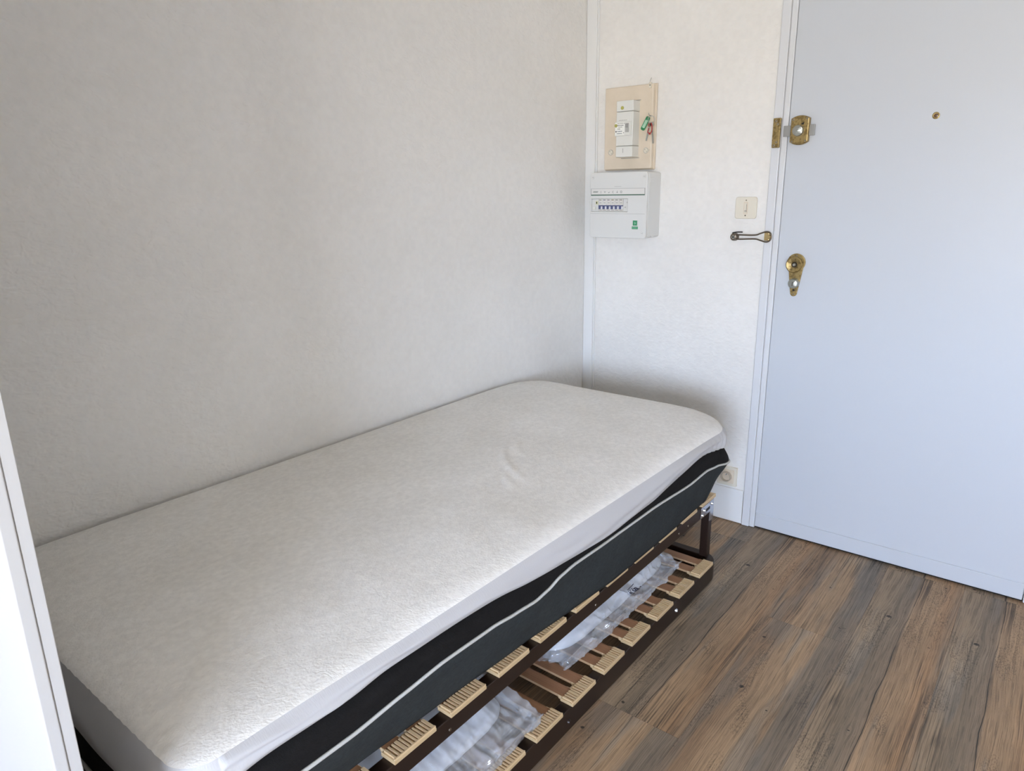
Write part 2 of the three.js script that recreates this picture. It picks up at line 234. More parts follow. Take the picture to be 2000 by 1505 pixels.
// ------------------------------------------------------------------ main breaker on its cream board
{
  const t = thing('breaker_board', 'cream plastic panel carrying the tall white main circuit breaker', 'breaker panel', [0, 0, 0.0005]);
  const bd = obj('back_board', bx(0.1, 0.3075, 1.3685, 1.671, 0, 0.03, 0.004), creamPlastic, t);
  obj('rim', [bx(0.094, 0.3125, 1.366, 1.6735, 0, 0.012, 0.003)], creamPlastic, bd);
  obj('seal_lug', bx(0.289, 0.3, 1.655, 1.676, 0.028, 0.034, 0.002), yellowed, bd); obj('lug_hole', cyl(0.0018, 0.0008, [0.2945, 1.665, 0.0343]), blackHole, bd);
  obj('seal_wire', tube([[0.2945, 1.667, 0.034], [0.293, 1.679, 0.031], [0.292, 1.692, 0.02]], 0.0008, 12, false, 6), steel, t);
  for (const [x, y] of [[0.131, 1.434], [0.285, 1.435]]) { const s = obj('screw_cover', lathe([[0, 0.0025], [0.0095, 0.0022], [0.0105, 0.001], [0.0105, 0]], [x, y, 0.0298]), yellowed, t); obj('cover_ring', new THREE.TorusGeometry(0.0095, 0.0006, 6, 32).translate(x, y, 0.032), steel, s); obj('key_slot', [cyl(0.0013, 0.0005, [x - 0.0035, y + 0.0035, 0.0324]), cyl(0.0013, 0.0005, [x + 0.0035, y - 0.0035, 0.0324])], darkBronze, s); }
  obj('mould_mark', [bx(0.294, 0.302, 1.436, 1.4368, 0.0299, 0.0303), bx(0.294, 0.2948, 1.43, 1.4368, 0.0299, 0.0303)], screwMat, bd);
  obj('opening_lip', bx(0.178, 0.257, 1.4085, 1.4105, 0.0285, 0.031), steel, bd); obj('opening_lip', bx(0.178, 0.257, 1.6165, 1.6185, 0.0285, 0.031), steel, bd);
  // the breaker itself: upper terminal cover, body, lower terminal cover
  const br = obj('main_breaker', [bx(0.181, 0.253, 1.4535, 1.5755, 0.02, 0.079, 0.002)], whitePlastic, t);
  obj('terminal_cover', bx(0.181, 0.2535, 1.5768, 1.6145, 0.02, 0.0805, 0.003), whitePlastic, br);
  obj('terminal_cover', bx(0.1805, 0.253, 1.4125, 1.4522, 0.02, 0.079, 0.003), whitePlastic, br);
  obj('lead_notch', bx(0.2115, 0.2135, 1.428, 1.444, 0.0785, 0.0795), greyPlastic, br);
  obj('front_band', bx(0.179, 0.249, 1.489, 1.5395, 0.078, 0.086, 0.0015), whitePlastic, br);
  const lf = obj('lever_frame', bx(0.2235, 0.2465, 1.4905, 1.5375, 0.0855, 0.0895, 0.001), whitePlastic, br);
  obj('lever', bx(0.2275, 0.2415, 1.501, 1.5325, 0.089, 0.093, 0.001), M({ color: lin(0.44, 0.44, 0.42), roughness: 0.5 }), lf);
  obj('lever_grip', bx(0.229, 0.24, 1.518, 1.5315, 0.0925, 0.0965, 0.0012), M({ color: lin(0.33, 0.33, 0.32), roughness: 0.5 }), lf);
  printed(0.181, 0.222, 1.492, 1.537, 0.0864, canvasTex(256, 280, (c, w, h) => {
    c.fillStyle = '#efefea'; c.fillRect(0, 0, w, h); c.fillStyle = '#5b5f5c';
    const row = (y, x, segs, th) => { for (const s of segs) { c.fillRect(x, y, s, th); x += s + 6; } };
    row(18, 60, [46, 20, 34, 40], 9); row(58, 54, [60, 30, 70], 13); row(96, 86, [40, 60], 10); row(134, 64, [26, 40], 14); c.fillStyle = '#1d1f26'; c.beginPath(); c.arc(26, 198, 16, 0, 7); c.fill();
    c.fillStyle = '#5d6a74'; row(188, 62, [30, 54, 30], 15); row(236, 46, [30, 46, 26, 20], 15); c.fillStyle = '#2c2e31'; c.fillRect(222, 222, 16, 18); c.fillRect(238, 12, 10, 24);
  }), 'rating_label', br);
  printed(0.192, 0.236, 1.5435, 1.547, 0.0795, canvasTex(256, 24, (c, w, h) => { c.fillStyle = '#e6e4de'; c.fillRect(0, 0, w, h); c.fillStyle = '#8c8c86'; let x = 4; for (const s of [20, 14, 26, 12, 30, 18, 24, 16, 22, 12]) { c.fillRect(x, 6, s - 3, 12); x += s + 2; } }), 'type_line', br);
  const green = M({ color: lin(0.42, 0.4, 0.1), roughness: 0.5 });
  obj('seal_sticker', cyl(0.0065, 0.001, [0.2065, 1.589, 0.0808]), green, br).userData.label = 'olive green round seal sticker';
  obj('seal_sticker', cyl(0.006, 0.0012, [0.1845, 1.5265, 0.0872]), green, br).userData.label = 'olive green round seal sticker';
  obj('key_hook', tube([[0.301, 1.559, 0.03], [0.301, 1.5585, 0.042], [0.301, 1.562, 0.047], [0.301, 1.567, 0.048]], 0.0011, 16, false, 8), steel, t);
}
// ------------------------------------------------------------------ key bunch hanging from the hook
{
  const t = thing('key_bunch', 'bunch of keys with a green tag hanging on the cream panel', 'keys', [0.301, 1.5592, 0.042]);
  const gp = MP({ color: lin(0.02, 0.22, 0.08), roughness: 0.3, clearcoat: 0.4 });
  const fob = new THREE.Group(); fob.name = 'key_tag'; fob.position.set(0, -0.006, 0.004); fob.rotation.z = -0.5; fob.rotation.y = 0.1; t.add(fob);
  obj('tag_body', extr((() => { const s = rrect(-0.0085, 0.0085, -0.052, 0.0, 0.006); const h = new THREE.Path(); h.absarc(0, -0.0045, 0.0022, 0, Math.PI * 2); s.holes.push(h); return s; })(), 0.004, 0.0012), gp, fob);
  obj('tag_window', extr(rrect(-0.0052, 0.0052, -0.043, -0.013, 0.0025), 0.0008, 0.0002, [0, 0, 0.0039]), M({ color: lin(0.4, 0.62, 0.46), roughness: 0.25 }), fob);
  obj('split_ring', new THREE.TorusGeometry(0.0125, 0.0011, 8, 36).rotateY(0.5).translate(0.011, -0.016, 0.005), nickel, t);
  const key = (x, y, rz, len, m, headR) => { const k = new THREE.Group(); k.name = 'key'; k.position.set(x, y, 0.006); k.rotation.z = rz; t.add(k);
    obj('key_head', extr((() => { const s = new THREE.Shape(); s.absarc(0, -headR * 0.6, headR, 0, Math.PI * 2); const h = new THREE.Path(); h.absarc(0, -headR * 0.1, headR * 0.28, 0, Math.PI * 2); s.holes.push(h); return s; })(), 0.0022, 0.0004), m, k);
    obj('key_blade', extr((() => { const s = new THREE.Shape(); s.moveTo(-0.0032, -headR); s.lineTo(0.0032, -headR); let y0 = -headR - 0.006; s.lineTo(0.0032, y0); for (let i = 0; i < 5; i++) { s.lineTo(0.0014 + (i % 2) * 0.0012, y0 - 0.002); s.lineTo(0.003, y0 - 0.005); y0 -= 0.005; } s.lineTo(0.002, -len); s.lineTo(-0.0032, -len); s.closePath(); return s; })(), 0.0018, 0.0002, [0, 0, 0.0002], 6), nickel, k); };
  key(0.006, -0.03, -0.2, 0.062, M({ color: lin(0.3, 0.12, 0.09), roughness: 0.45 }), 0.0075);
  key(0.014, -0.028, 0.12, 0.074, nickel, 0.0085);
  const red = M({ color: lin(0.42, 0.03, 0.03), roughness: 0.35 });
  obj('red_cord', tube([[0.012, -0.028, 0.008], [0.018, -0.045, 0.011], [0.014, -0.062, 0.011], [0.005, -0.064, 0.01], [0.0, -0.06, 0.009], [0.004, -0.046, 0.009]], 0.0019, 30, false, 8), red, t);
  obj('cord_bead', new THREE.SphereGeometry(0.004, 14, 10).translate(0.009, -0.066, 0.011), red, t);
}
// ------------------------------------------------------------------ consumer unit
{
  const t = thing('consumer_unit', 'light grey plastic consumer unit with a row of blue breaker toggles', 'fuse box', [0, 0, 0.0005]);
  const x0 = 0.087, x1 = 0.337, y0 = 1.1105, y1 = 1.3575, zf = 0.108;
  obj('back_box', extr(rrect(x0 + 0.002, x1 + 0.001, y0 + 0.002, y1 - 0.002, 0.009), 0.094, 0.002), boxPlastic, t);
  const sh = rrect(x0, x1, y0, y1, 0.011); sh.holes.push(rrect(0.0925, 0.256, 1.2105, 1.2588, 0.002));
  const fc = obj('front_cover', extr(sh, 0.016, 0.002, [0, 0, zf - 0.016]), boxPlastic, t);
  obj('fold_line', bx(x0 + 0.003, x1 - 0.006, 1.2022, 1.203, zf - 0.0004, zf + 0.0003), greyPlastic, fc);
  for (const [x, y] of [[x0 + 0.0125, y1 - 0.018], [x1 - 0.013, y1 - 0.018], [x1 - 0.0155, y0 + 0.02]]) { const c = obj('quarter_turn_screw', lathe([[0, 0.001], [0.005, 0.001], [0.006, 0]], [x, y, zf]), boxPlastic, fc); obj('screw_slot', bx(x - 0.004, x + 0.004, y - 0.0006, y + 0.0006, zf + 0.0008, zf + 0.0013), greyPlastic, c); }
  obj('side_latch', bx(x1 - 0.0005, x1 + 0.0018, 1.318, 1.336, 0.06, 0.085, 0.001), boxPlastic, t); obj('side_latch', bx(x1 - 0.0005, x1 + 0.0018, 1.112, 1.12, 0.045, 0.06, 0.001), boxPlastic, t);
  // marking strip with the maker line and pictograms
  printed(0.0915, 0.329, 1.271, 1.2975, zf + 0.0008, canvasTex(1024, 114, (c, w, h) => {
    const g = c.createLinearGradient(0, 0, w, 0); c.fillStyle = '#dedcd9'; c.fillRect(0, 0, w, h); c.fillStyle = '#9a9c9a'; c.fillRect(0, 0, w, 5); c.fillStyle = '#55605a'; c.fillRect(0, 0, 6, h); c.fillRect(w - 6, 0, 6, h); c.fillStyle = '#4f6e5f'; c.fillRect(0, h - 18, w, 18);
    c.fillStyle = '#7d8580'; c.fillRect(44, 44, 96, 10); c.fillRect(40, 58, 92, 7); c.strokeStyle = '#848b87'; c.lineWidth = 7;
    const P = [[196, 'l'], [275, 'v'], [352, 'w'], [430, 'k'], [506, 'j'], [586, 'b']]; for (const [x, k] of P) { c.beginPath(); if (k === 'l') { c.moveTo(x, 38); c.lineTo(x, 80); } else if (k === 'v') { c.moveTo(x - 16, 42); c.lineTo(x - 4, 66); c.lineTo(x + 14, 44); } else if (k === 'w') { c.moveTo(x - 14, 56); c.lineTo(x - 2, 72); c.lineTo(x + 16, 52); } else if (k === 'k') { c.moveTo(x + 8, 38); c.lineTo(x - 12, 58); c.lineTo(x + 8, 78); } else if (k === 'j') { c.moveTo(x + 4, 38); c.lineTo(x + 4, 76); c.moveTo(x - 12, 62); c.lineTo(x + 18, 62); } else c.rect(x - 14, 44, 26, 26); c.stroke(); }
  }), 'marking_strip', fc);
  printed(0.196, 0.228, 1.3025, 1.3055, zf + 0.0002, canvasTex(128, 16, (c, w, h) => { c.fillStyle = '#d7d6d2'; c.fillRect(0, 0, w, h); c.fillStyle = '#a9aaa6'; for (let x = 4; x < 120; x += 13) c.fillRect(x, 4, 9, 8); }), 'small_print', fc);
  // devices behind the cut-out
  const pm = M({ color: lin(0.66, 0.66, 0.64), roughness: 0.45 }), blue = M({ color: lin(0.075, 0.09, 0.2), roughness: 0.4 }), win = M({ color: lin(0.7, 0.72, 0.78), roughness: 0.35 });
  const modTex = (ink) => canvasTex(96, 220, (c, w, h) => { c.fillStyle = '#dcdad5'; c.fillRect(0, 0, w, h); c.fillStyle = ink; c.fillRect(10, 8, 60, 18); c.fillStyle = '#8d8f8d'; c.fillRect(18, 58, 30, 9); c.fillRect(56, 54, 10, 28); c.fillRect(22, 76, 22, 6); c.fillStyle = '#9b9794'; c.fillRect(8, 196, 74, 14); });
  const inks = ['#9a9a86', '#8d8d99', '#93888f', '#99937b', '#8c8f86', '#8f8a84'].map(modTex);
  obj('door_rail', bx(0.09, 0.2585, 1.206, 1.2635, 0.06, 0.0905), greyPlastic, t);
  const rcd = obj('residual_switch', bx(0.0932, 0.1235, 1.2112, 1.2582, 0.088, 0.1035, 0.0008), pm, t);
  obj('test_button', bx(0.1135, 0.117, 1.24, 1.2475, 0.103, 0.1055, 0.0006), blackHole, rcd); obj('switch_face', bx(0.098, 0.1115, 1.218, 1.229, 0.103, 0.106, 0.001), whitePlastic, rcd); obj('rating_patch', bx(0.1105, 0.1215, 1.2365, 1.2505, 0.1033, 0.1039), M({ color: lin(0.62, 0.62, 0.4), roughness: 0.5 }), rcd);
  for (let i = 0; i < 6; i++) {
    const a = 0.1243 + i * 0.0184, m = obj('circuit_breaker', bx(a, a + 0.018, 1.2112, 1.2582, 0.088, 0.1035, 0.0006), pm, t);
    printed(a + 0.001, a + 0.0172, 1.2125, 1.2575, 0.1036, inks[i], 'breaker_print', m);
    obj('toggle', [bx(a + 0.0003, a + 0.0179, 1.2305, 1.2345, 0.1032, 0.1062, 0.0008), bx(a + 0.0018, a + 0.0095, 1.2195, 1.2325, 0.1032, 0.1085, 0.001)], blue, m); obj('state_window', bx(a + 0.0105, a + 0.0175, 1.22, 1.2295, 0.1034, 0.1046, 0.0008), win, m);
  }
  const blank = obj('blank_module', bx(0.2349, 0.2552, 1.2112, 1.2582, 0.088, 0.1035, 0.0006), pm, t); obj('blank_mark', [bx(0.2405, 0.2465, 1.2255, 1.2285, 0.1033, 0.1038), bx(0.25, 0.2525, 1.2425, 1.2475, 0.1033, 0.1038)], greyPlastic, blank);
  const gs = canvasTex(128, 200, (c, w, h) => { c.fillStyle = '#d3d3cf'; c.fillRect(0, 0, w, h); c.fillStyle = '#3f9268'; c.fillRect(20, 0, 92, 118); c.fillRect(0, 140, 128, 60); c.fillStyle = '#9fd0b4'; c.beginPath(); c.moveTo(66, 22); c.lineTo(48, 66); c.lineTo(64, 66); c.lineTo(56, 104); c.lineTo(86, 54); c.lineTo(68, 54); c.closePath(); c.fill(); c.fillStyle = '#79b795'; for (let x = 12; x < 110; x += 20) c.fillRect(x, 158, 13, 24); });
  printed(0.2775, 0.3035, 1.1455, 1.178, zf + 0.0003, gs, 'green_sticker', fc).userData.label = 'green square sticker with a lightning mark';
}
// ------------------------------------------------------------------ light switch
{
  const t = thing('light_switch', 'cream square light switch between fuse box and door', 'switch', [0.68, 1.223, 0.0004]);
  obj('plate', extr(rrect(-0.039, 0.039, -0.038, 0.038, 0.009), 0.009, 0.003), yellowed, t);
  obj('rocker_frame', extr(rrect(-0.0075, 0.0075, -0.021, 0.021, 0.002), 0.0014, 0.0004, [0, 0, 0.0085]), creamPlastic, t);
  const r = obj('rocker', bx(-0.005, 0.005, -0.0175, 0.0175, 0.0085, 0.0118, 0.001), yellowed, t); r.rotation.x = 0.05;
  obj('rocker_mark', [bx(-0.0035, 0.0035, -0.0128, -0.0116, 0.0114, 0.0124), bx(-0.0035, 0.0035, -0.0095, -0.0083, 0.0114, 0.0124), bx(0.0036, 0.0046, -0.014, 0.013, 0.0112, 0.0121)], darkBronze, r);
  screw([0, 0.0265, 0.0088], 0.0024, t); screw([0, -0.0265, 0.0088], 0.0024, t, darkBronze);
}
// ------------------------------------------------------------------ wall socket
{
  const t = thing('wall_socket', 'cream wall socket low on the wall behind the bed corner', 'socket', [0.682, 0.1915, 0.0004]);
  obj('plate', extr(rrect(-0.04, 0.04, -0.04, 0.04, 0.004), 0.008, 0.002), yellowed, t);
  obj('inner_plate', extr(rrect(-0.028, 0.028, -0.028, 0.028, 0.003), 0.006, 0.0015, [0, 0, 0.006]), creamPlastic, t);
  const w = obj('well', lathe([[0, -0.004], [0.0165, -0.004], [0.017, 0.0115], [0.0185, 0.0125], [0.0205, 0.0115], [0.021, 0]], [0, 0, 0.0115]), M({ color: lin(0.46, 0.4, 0.31), roughness: 0.5 }), t);
  obj('well_floor', cyl(0.0166, 0.001, [0, 0, 0.0085]), M({ color: lin(0.17, 0.14, 0.1), roughness: 0.6 }), w);
  obj('contact_hole', cyl(0.0028, 0.0012, [-0.0095, -0.001, 0.0095]), blackHole, w); obj('contact_hole', cyl(0.0028, 0.0012, [0.0095, -0.001, 0.0095]), blackHole, w);
  obj('earth_pin', cyl(0.0024, 0.013, [0, 0.0085, 0.0145], 'z', 16, 0.002), nickel, w);
}
// ------------------------------------------------------------------ rim lock with sliding bolt
{
  const t = part('rim_lock', 'aged brass rim lock with a steel sliding bolt high on the door', [0.847, 1.474, 0.0003], door);
  const s = new THREE.Shape(); s.moveTo(-0.03, -0.036); s.quadraticCurveTo(0, -0.056, 0.03, -0.036); s.lineTo(0.03, 0.038); s.quadraticCurveTo(0, 0.056, -0.03, 0.038); s.closePath();
  obj('bolt', bx(-0.055, 0.0465, -0.0175, 0.0175, 0.006, 0.013, 0.001), steel, t);
  const h = obj('lock_case', extr(s, 0.02, 0.004, [0, 0, 0.002], 20), agedBrass, t);
  obj('cylinder', lathe([[0, 0.014], [0.0135, 0.014], [0.0165, 0.012], [0.0172, 0.002], [0.0185, 0]], [-0.003, -0.001, 0.0215]), nickel, t);
  obj('key_slot', bx(-0.0035, -0.0025, -0.006, 0.005, 0.0352, 0.0359), blackHole, t);
  const pt = new THREE.Shape(); pt.moveTo(-0.001, 0.0); pt.lineTo(0.0095, 0.0075); pt.lineTo(0.009, -0.0015); pt.closePath(); obj('pointer', extr(pt, 0.001, 0, [0.0035, 0.0185, 0.0217]), blackHole, t);
  for (const [x, y] of [[-0.0225, 0.034], [0.0215, 0.036], [-0.0225, -0.035], [0.0215, -0.034]]) screw([x, y, 0.0215], 0.0038, t, screwMat, 'screw', false);
  const k = thing('lock_keeper', 'narrow aged brass keeper plate on the door casing', 'lock keeper', [0.7715, 1.47, 0.0114]);
  obj('keeper_body', bx(-0.0125, 0.0125, -0.0475, 0.0475, 0, 0.013, 0.002), agedBrass, k);
  for (const [x, y] of [[-0.0025, 0.038], [0.0035, 0.028], [0.003, -0.03], [-0.004, -0.0405]]) screw([x, y, 0.0128], 0.0042, k);
}
// ------------------------------------------------------------------ swing-bar door guard
{
  const t = thing('door_guard', 'bronze swing bar door guard folded against the wall', 'door guard', [0, 0, 0.0004]);
  const b = obj('pivot_base', lathe([[0, 0.02], [0.006, 0.0205], [0.0115, 0.018], [0.014, 0.012], [0.0145, 0]], [0.6455, 1.1205, 0]), darkBronze, t);
  obj('pivot_cap', lathe([[0, 0.002], [0.006, 0.0018], [0.007, 0]], [0.6455, 1.1205, 0.0195]), nickel, b); obj('cap_recess', cyl(0.003, 0.0008, [0.6455, 1.1205, 0.0217]), blackHole, b);
  obj('spring_tail', tube([[0.640, 1.1345, 0.015], [0.65, 1.137, 0.017], [0.662, 1.1385, 0.019], [0.679, 1.1388, 0.02]], 0.0021, 16, false, 8), blackHole, t);
  obj('swing_bar', tube([[0.655, 1.1285, 0.017], [0.67, 1.1287, 0.019], [0.73, 1.130, 0.019], [0.741, 1.1345, 0.019], [0.752, 1.1385, 0.0195], [0.764, 1.142, 0.02], [0.775, 1.1405, 0.02], [0.7815, 1.134, 0.02], [0.783, 1.125, 0.02], [0.7815, 1.1165, 0.02], [0.775, 1.109, 0.02], [0.765, 1.1065, 0.02], [0.752, 1.1095, 0.0195], [0.741, 1.1125, 0.019], [0.73, 1.1155, 0.019], [0.67, 1.1135, 0.019], [0.655, 1.1135, 0.017]], 0.0026, 120, false, 10), darkBronze, t);
  obj('keeper_stud', [bx(0.758, 0.776, 1.111, 1.139, 0.0112, 0.022, 0.003), cyl(0.0085, 0.012, [0.7735, 1.125, 0.024])], brightBrass, t).userData.label = 'bright brass stud inside the loop';
}
// ------------------------------------------------------------------ door knob set
{
  const t = part('door_handle', 'aged brass dished pull on a keyhole shaped plate', [0.8715, 1.0, 0.0003], door);
  const s = new THREE.Shape(); const R = 0.031, cy = 0.0385; s.absarc(0, cy, R, -0.62, Math.PI + 0.62); s.lineTo(-0.0115, -0.068); s.absarc(0, -0.068, 0.0115, Math.PI, 2 * Math.PI); s.closePath();
  obj('plate', extr(s, 0.006, 0.0018, [0, 0, 0], 24), agedBrass, t);
  const k = obj('dished_knob', lathe([[0, 0.022], [0.009, 0.0225], [0.0105, 0.0245], [0.019, 0.0295], [0.0245, 0.031], [0.0275, 0.0285], [0.0265, 0.024], [0.015, 0.014], [0.0125, 0.004], [0.014, 0]], [0.0015, 0.033, 0.0055], 44), agedBrass, t);
  obj('knob_button', lathe([[0, 0.0085], [0.004, 0.0075], [0.006, 0.004], [0.0062, 0]], [0.0015, 0.033, 0.027]), nickel, t); obj('button_well', lathe([[0.0062, 0.0005], [0.0088, 0.0008], [0.0092, 0]], [0.0015, 0.033, 0.0275]), blackHole, t);
  const c = obj('lock_cylinder', lathe([[0, 0.024], [0.0125, 0.024], [0.0155, 0.0225], [0.0168, 0.019], [0.0168, 0.004], [0.0175, 0]], [0.0005, -0.033, 0.005]), nickel, t); obj('key_slot', bx(-0.0005, 0.0015, -0.0405, -0.0265, 0.0288, 0.0294), blackHole, t);
  obj('keyhole', cyl(0.0042, 0.0006, [0, -0.0575, 0.0061]), blackHole, t); screw([0, 0.062, 0.0055], 0.0032, t, screwMat, 'screw', false); screw([0, -0.072, 0.0055], 0.003, t, screwMat, 'screw', false);
  const p = part('door_viewer', 'small round brown brass peephole', [1.2375, 1.4935, 0.0002], door);
  obj('viewer_rim', lathe([[0.0055, 0.0012], [0.0078, 0.0022], [0.0095, 0.0014], [0.0102, 0]], [0, 0, 0]), agedBrass, p); obj('viewer_lens', lathe([[0, 0.0026], [0.004, 0.0022], [0.0065, 0.0008]], [0, 0, 0]), M({ color: lin(0.13, 0.075, 0.045), roughness: 0.25 }), p);
}

// ------------------------------------------------------------------ slatted bed frames
const brownSteel = M({ color: lin(0.022, 0.012, 0.009), roughness: 0.34, metalness: 0.25 });
const slatTone = dataTex(512, 128, (u, v) => { const g = pfbm(u * 5, v * 40, 5, 40, 61, 3) - 0.5, n = pfbm(u * 4, v * 3, 4, 3, 62, 3) - 0.5; return [152 + g * 26 + n * 22, 110 + g * 22 + n * 18, 78 + g * 18 + n * 14]; }, true);
const slatWood = M({ map: rep(slatTone, 0.8, 0.12), roughness: 0.5 });
const slatPly = M({ color: lin(0.46, 0.3, 0.17), roughness: 0.6 });
const beech = M({ color: lin(0.56, 0.41, 0.235), roughness: 0.5 });
const beechEdge = M({ color: lin(0.66, 0.48, 0.28), roughness: 0.5 });
const PITCH = 0.1475, NSLAT = 12;
// holder in its own axes: near tip at z = 0, body towards -z, outer edge at x = 0, inner edge towards -x, top at y = 0
const holderGeo = (() => {
  const s = new THREE.Shape(); const D = 0.106;       // drawn in x / -z
  s.moveTo(0, 0); s.lineTo(0, D); s.lineTo(-0.036, D);
  const e = []; for (let i = 0; i <= 40; i++) { const t = 1 - i / 40, z = t * D; const a = (z - 0.009 - 0.018) / 0.018, b = (z - 0.067 - 0.018) / 0.018; const dip = (q) => Math.abs(q) < 1 ? 0.007 * (1 - q * q) : 0; e.push([-0.037 + dip(a) + dip(b) - ((Math.abs(a) >= 1 && Math.abs(b) >= 1 && z > 0.04 && z < 0.07) ? 0.003 : 0), z]); }
  for (const [x, z] of e) s.lineTo(x, z); s.lineTo(-0.037, 0); s.closePath();
  const g = new THREE.ExtrudeGeometry(s, { depth: 0.0065, bevelEnabled: true, bevelThickness: 0.0008, bevelSize: 0.0008, bevelOffset: -0.0008, bevelSegments: 1, curveSegments: 4 });
  g.rotateX(-Math.PI / 2); g.translate(0, -0.0117, 0); return metreUV(g);
})();
const ridgeGeo = (() => { const l = []; const n = 12; for (let i = 0; i < n; i++) { const z = -0.0055 - i * (0.106 - 0.011) / (n - 1); l.push(bx(-0.033, -0.0035, -0.0042, 0, z - (i % 4 === 3 ? 0.0034 : 0.0019), z + (i % 4 === 3 ? 0.0034 : 0.0019))); } l.push(bx(-0.0036, -0.0006, -0.0042, 0, -0.1052, -0.0008)); return merge(l); })();
const lipGeo = merge([0.009, 0.067].map(o => merge([bx(-0.048, -0.034, -0.0125, -0.0046, -o - 0.0372, -o - 0.0362), bx(-0.048, -0.034, -0.0125, -0.0046, -o + 0.0002, -o + 0.0014), bx(-0.048, -0.03, -0.0145, -0.0129, -o - 0.0372, -o + 0.0014)])));
const slatGeo = (L, bow) => { const n = 20, s = new THREE.Shape(); const top = [], bot = []; for (let i = 0; i <= n; i++) { const x = i / n * L, y = bow * Math.sin(Math.PI * i / n); top.push([x, y]); bot.unshift([x, y - 0.008]); } s.moveTo(...top[0]); for (const p of top.slice(1)) s.lineTo(...p); for (const p of bot) s.lineTo(...p); s.closePath(); const g = new THREE.ExtrudeGeometry(s, { depth: 0.0345, bevelEnabled: true, bevelThickness: 0.0007, bevelSize: 0.0007, bevelOffset: -0.0007, bevelSegments: 1 }); return metreUV(g); };
function bedFrame(name, label, o) {
  const t = thing(name, label, 'bed frame');
  const ring = rrect(o.x0, o.x1, -o.z1, -o.z0, o.r), hole = rrect(o.x0 + 0.03, o.x1 - 0.03, -o.z1 + 0.03, -o.z0 - 0.03, o.r - 0.028); ring.holes.push(hole);
  const g = new THREE.ExtrudeGeometry(ring, { depth: o.yt - o.yb - 0.005, bevelEnabled: true, bevelThickness: 0.0025, bevelSize: 0.0025, bevelOffset: -0.0025, bevelSegments: 3, curveSegments: 14 }); g.rotateX(-Math.PI / 2); g.translate(0, o.yb + 0.0025, 0);
  obj('steel_rail', metreUV(g), brownSteel, t);
  const ty = o.yt + 0.0127, L = (o.xh - 0.036) - (o.x0 + 0.034) , sg = slatGeo(L, o.bow);
  for (let k = 0; k < NSLAT; k++) for (const side of [0, 1]) {
    const h = obj('slat_holder', holderGeo, beech, t); h.position.set(side ? o.x0 - 0.004 : o.xh, ty, o.zt + k * PITCH); const rg = obj('ridges', ridgeGeo, beechEdge, h); const lp = obj('slat_sleeve', lipGeo, beechEdge, h);
    if (side) { h.rotation.y = Math.PI; h.position.z -= 0.106; }
    else for (const off of [0.009, 0.067]) { const s = obj('slat', sg, [slatPly, slatWood], t); s.position.set(o.x0 + 0.034, ty - 0.0045, o.zt + k * PITCH - off - 0.0352); }
  }
  return t;
}
{
  const low = bedFrame('lower_slatted_frame', 'low slatted bed frame on the floor under the other one, holding two plastic bags', { x0: 0.02, x1: 0.838, z0: 0.428, z1: 2.32, yb: 0.014, yt: 0.0773, r: 0.07, xh: 0.842, zt: 0.61, bow: 0.003 });
  for (const x of [0.05, 0.806]) for (const z of [0.62, 2.12]) obj('foot', cyl(0.013, 0.0145, [x, 0.0072, z], 'y', 20), brownSteel, low);
  for (const z of [0.77, 1.36, 1.95]) obj('rail_bolt', lathe([[0, 0.006], [0.004, 0.0055], [0.006, 0.002], [0.0062, 0]], [0, 0, 0], 20).rotateY(Math.PI / 2).translate(0.838, 0.043, z), z < 1 ? chrome : brownSteel, low);

  const up = bedFrame('upper_slatted_frame', 'raised slatted bed frame carrying the mattress, on brown steel legs', { x0: 0.02, x1: 0.812, z0: 0.436, z1: 2.26, yb: 0.258, yt: 0.3, r: 0.05, xh: 0.8155, zt: 0.558, bow: -0.003 });
  const leg = (x, z) => obj('leg', [bx(x - 0.0135, x + 0.0135, 0.0778, 0.262, z - 0.0135, z + 0.0135, 0.002)], brownSteel, up);
  leg(0.7895, 0.4555); leg(0.0445, 0.4555); leg(0.7895, 2.236); leg(0.0445, 2.236);
  // chromed corner plate on the far front leg
  const br = obj('corner_bracket', [bx(0.8124, 0.8154, 0.262, 0.2985, 0.47, 0.566, 0.001), bx(0.8035, 0.8065, 0.215, 0.2975, 0.442, 0.4705, 0.001), bx(0.8035, 0.8154, 0.262, 0.2975, 0.468, 0.4715, 0.001)], chrome, up); br.userData.label = 'chromed corner plate';
  obj('bracket_slot', bx(0.8152, 0.8158, 0.274, 0.284, 0.497, 0.527, 0.0002), blackHole, br);
  for (const [y, z] of [[0.272, 0.556], [0.286, 0.545], [0.288, 0.483]]) obj('bracket_bolt', lathe([[0, 0.006], [0.004, 0.0052], [0.0058, 0]], [0, 0, 0], 18).rotateY(Math.PI / 2).translate(0.8152, y, z), chrome, br);
  for (const z of [0.655, 0.72, 1.2, 1.74]) obj('rivet', lathe([[0, 0.0022], [0.003, 0.0015], [0.0036, 0]], [0, 0, 0], 14).rotateY(Math.PI / 2).translate(0.812, 0.274, z), darkBronze, up);
}

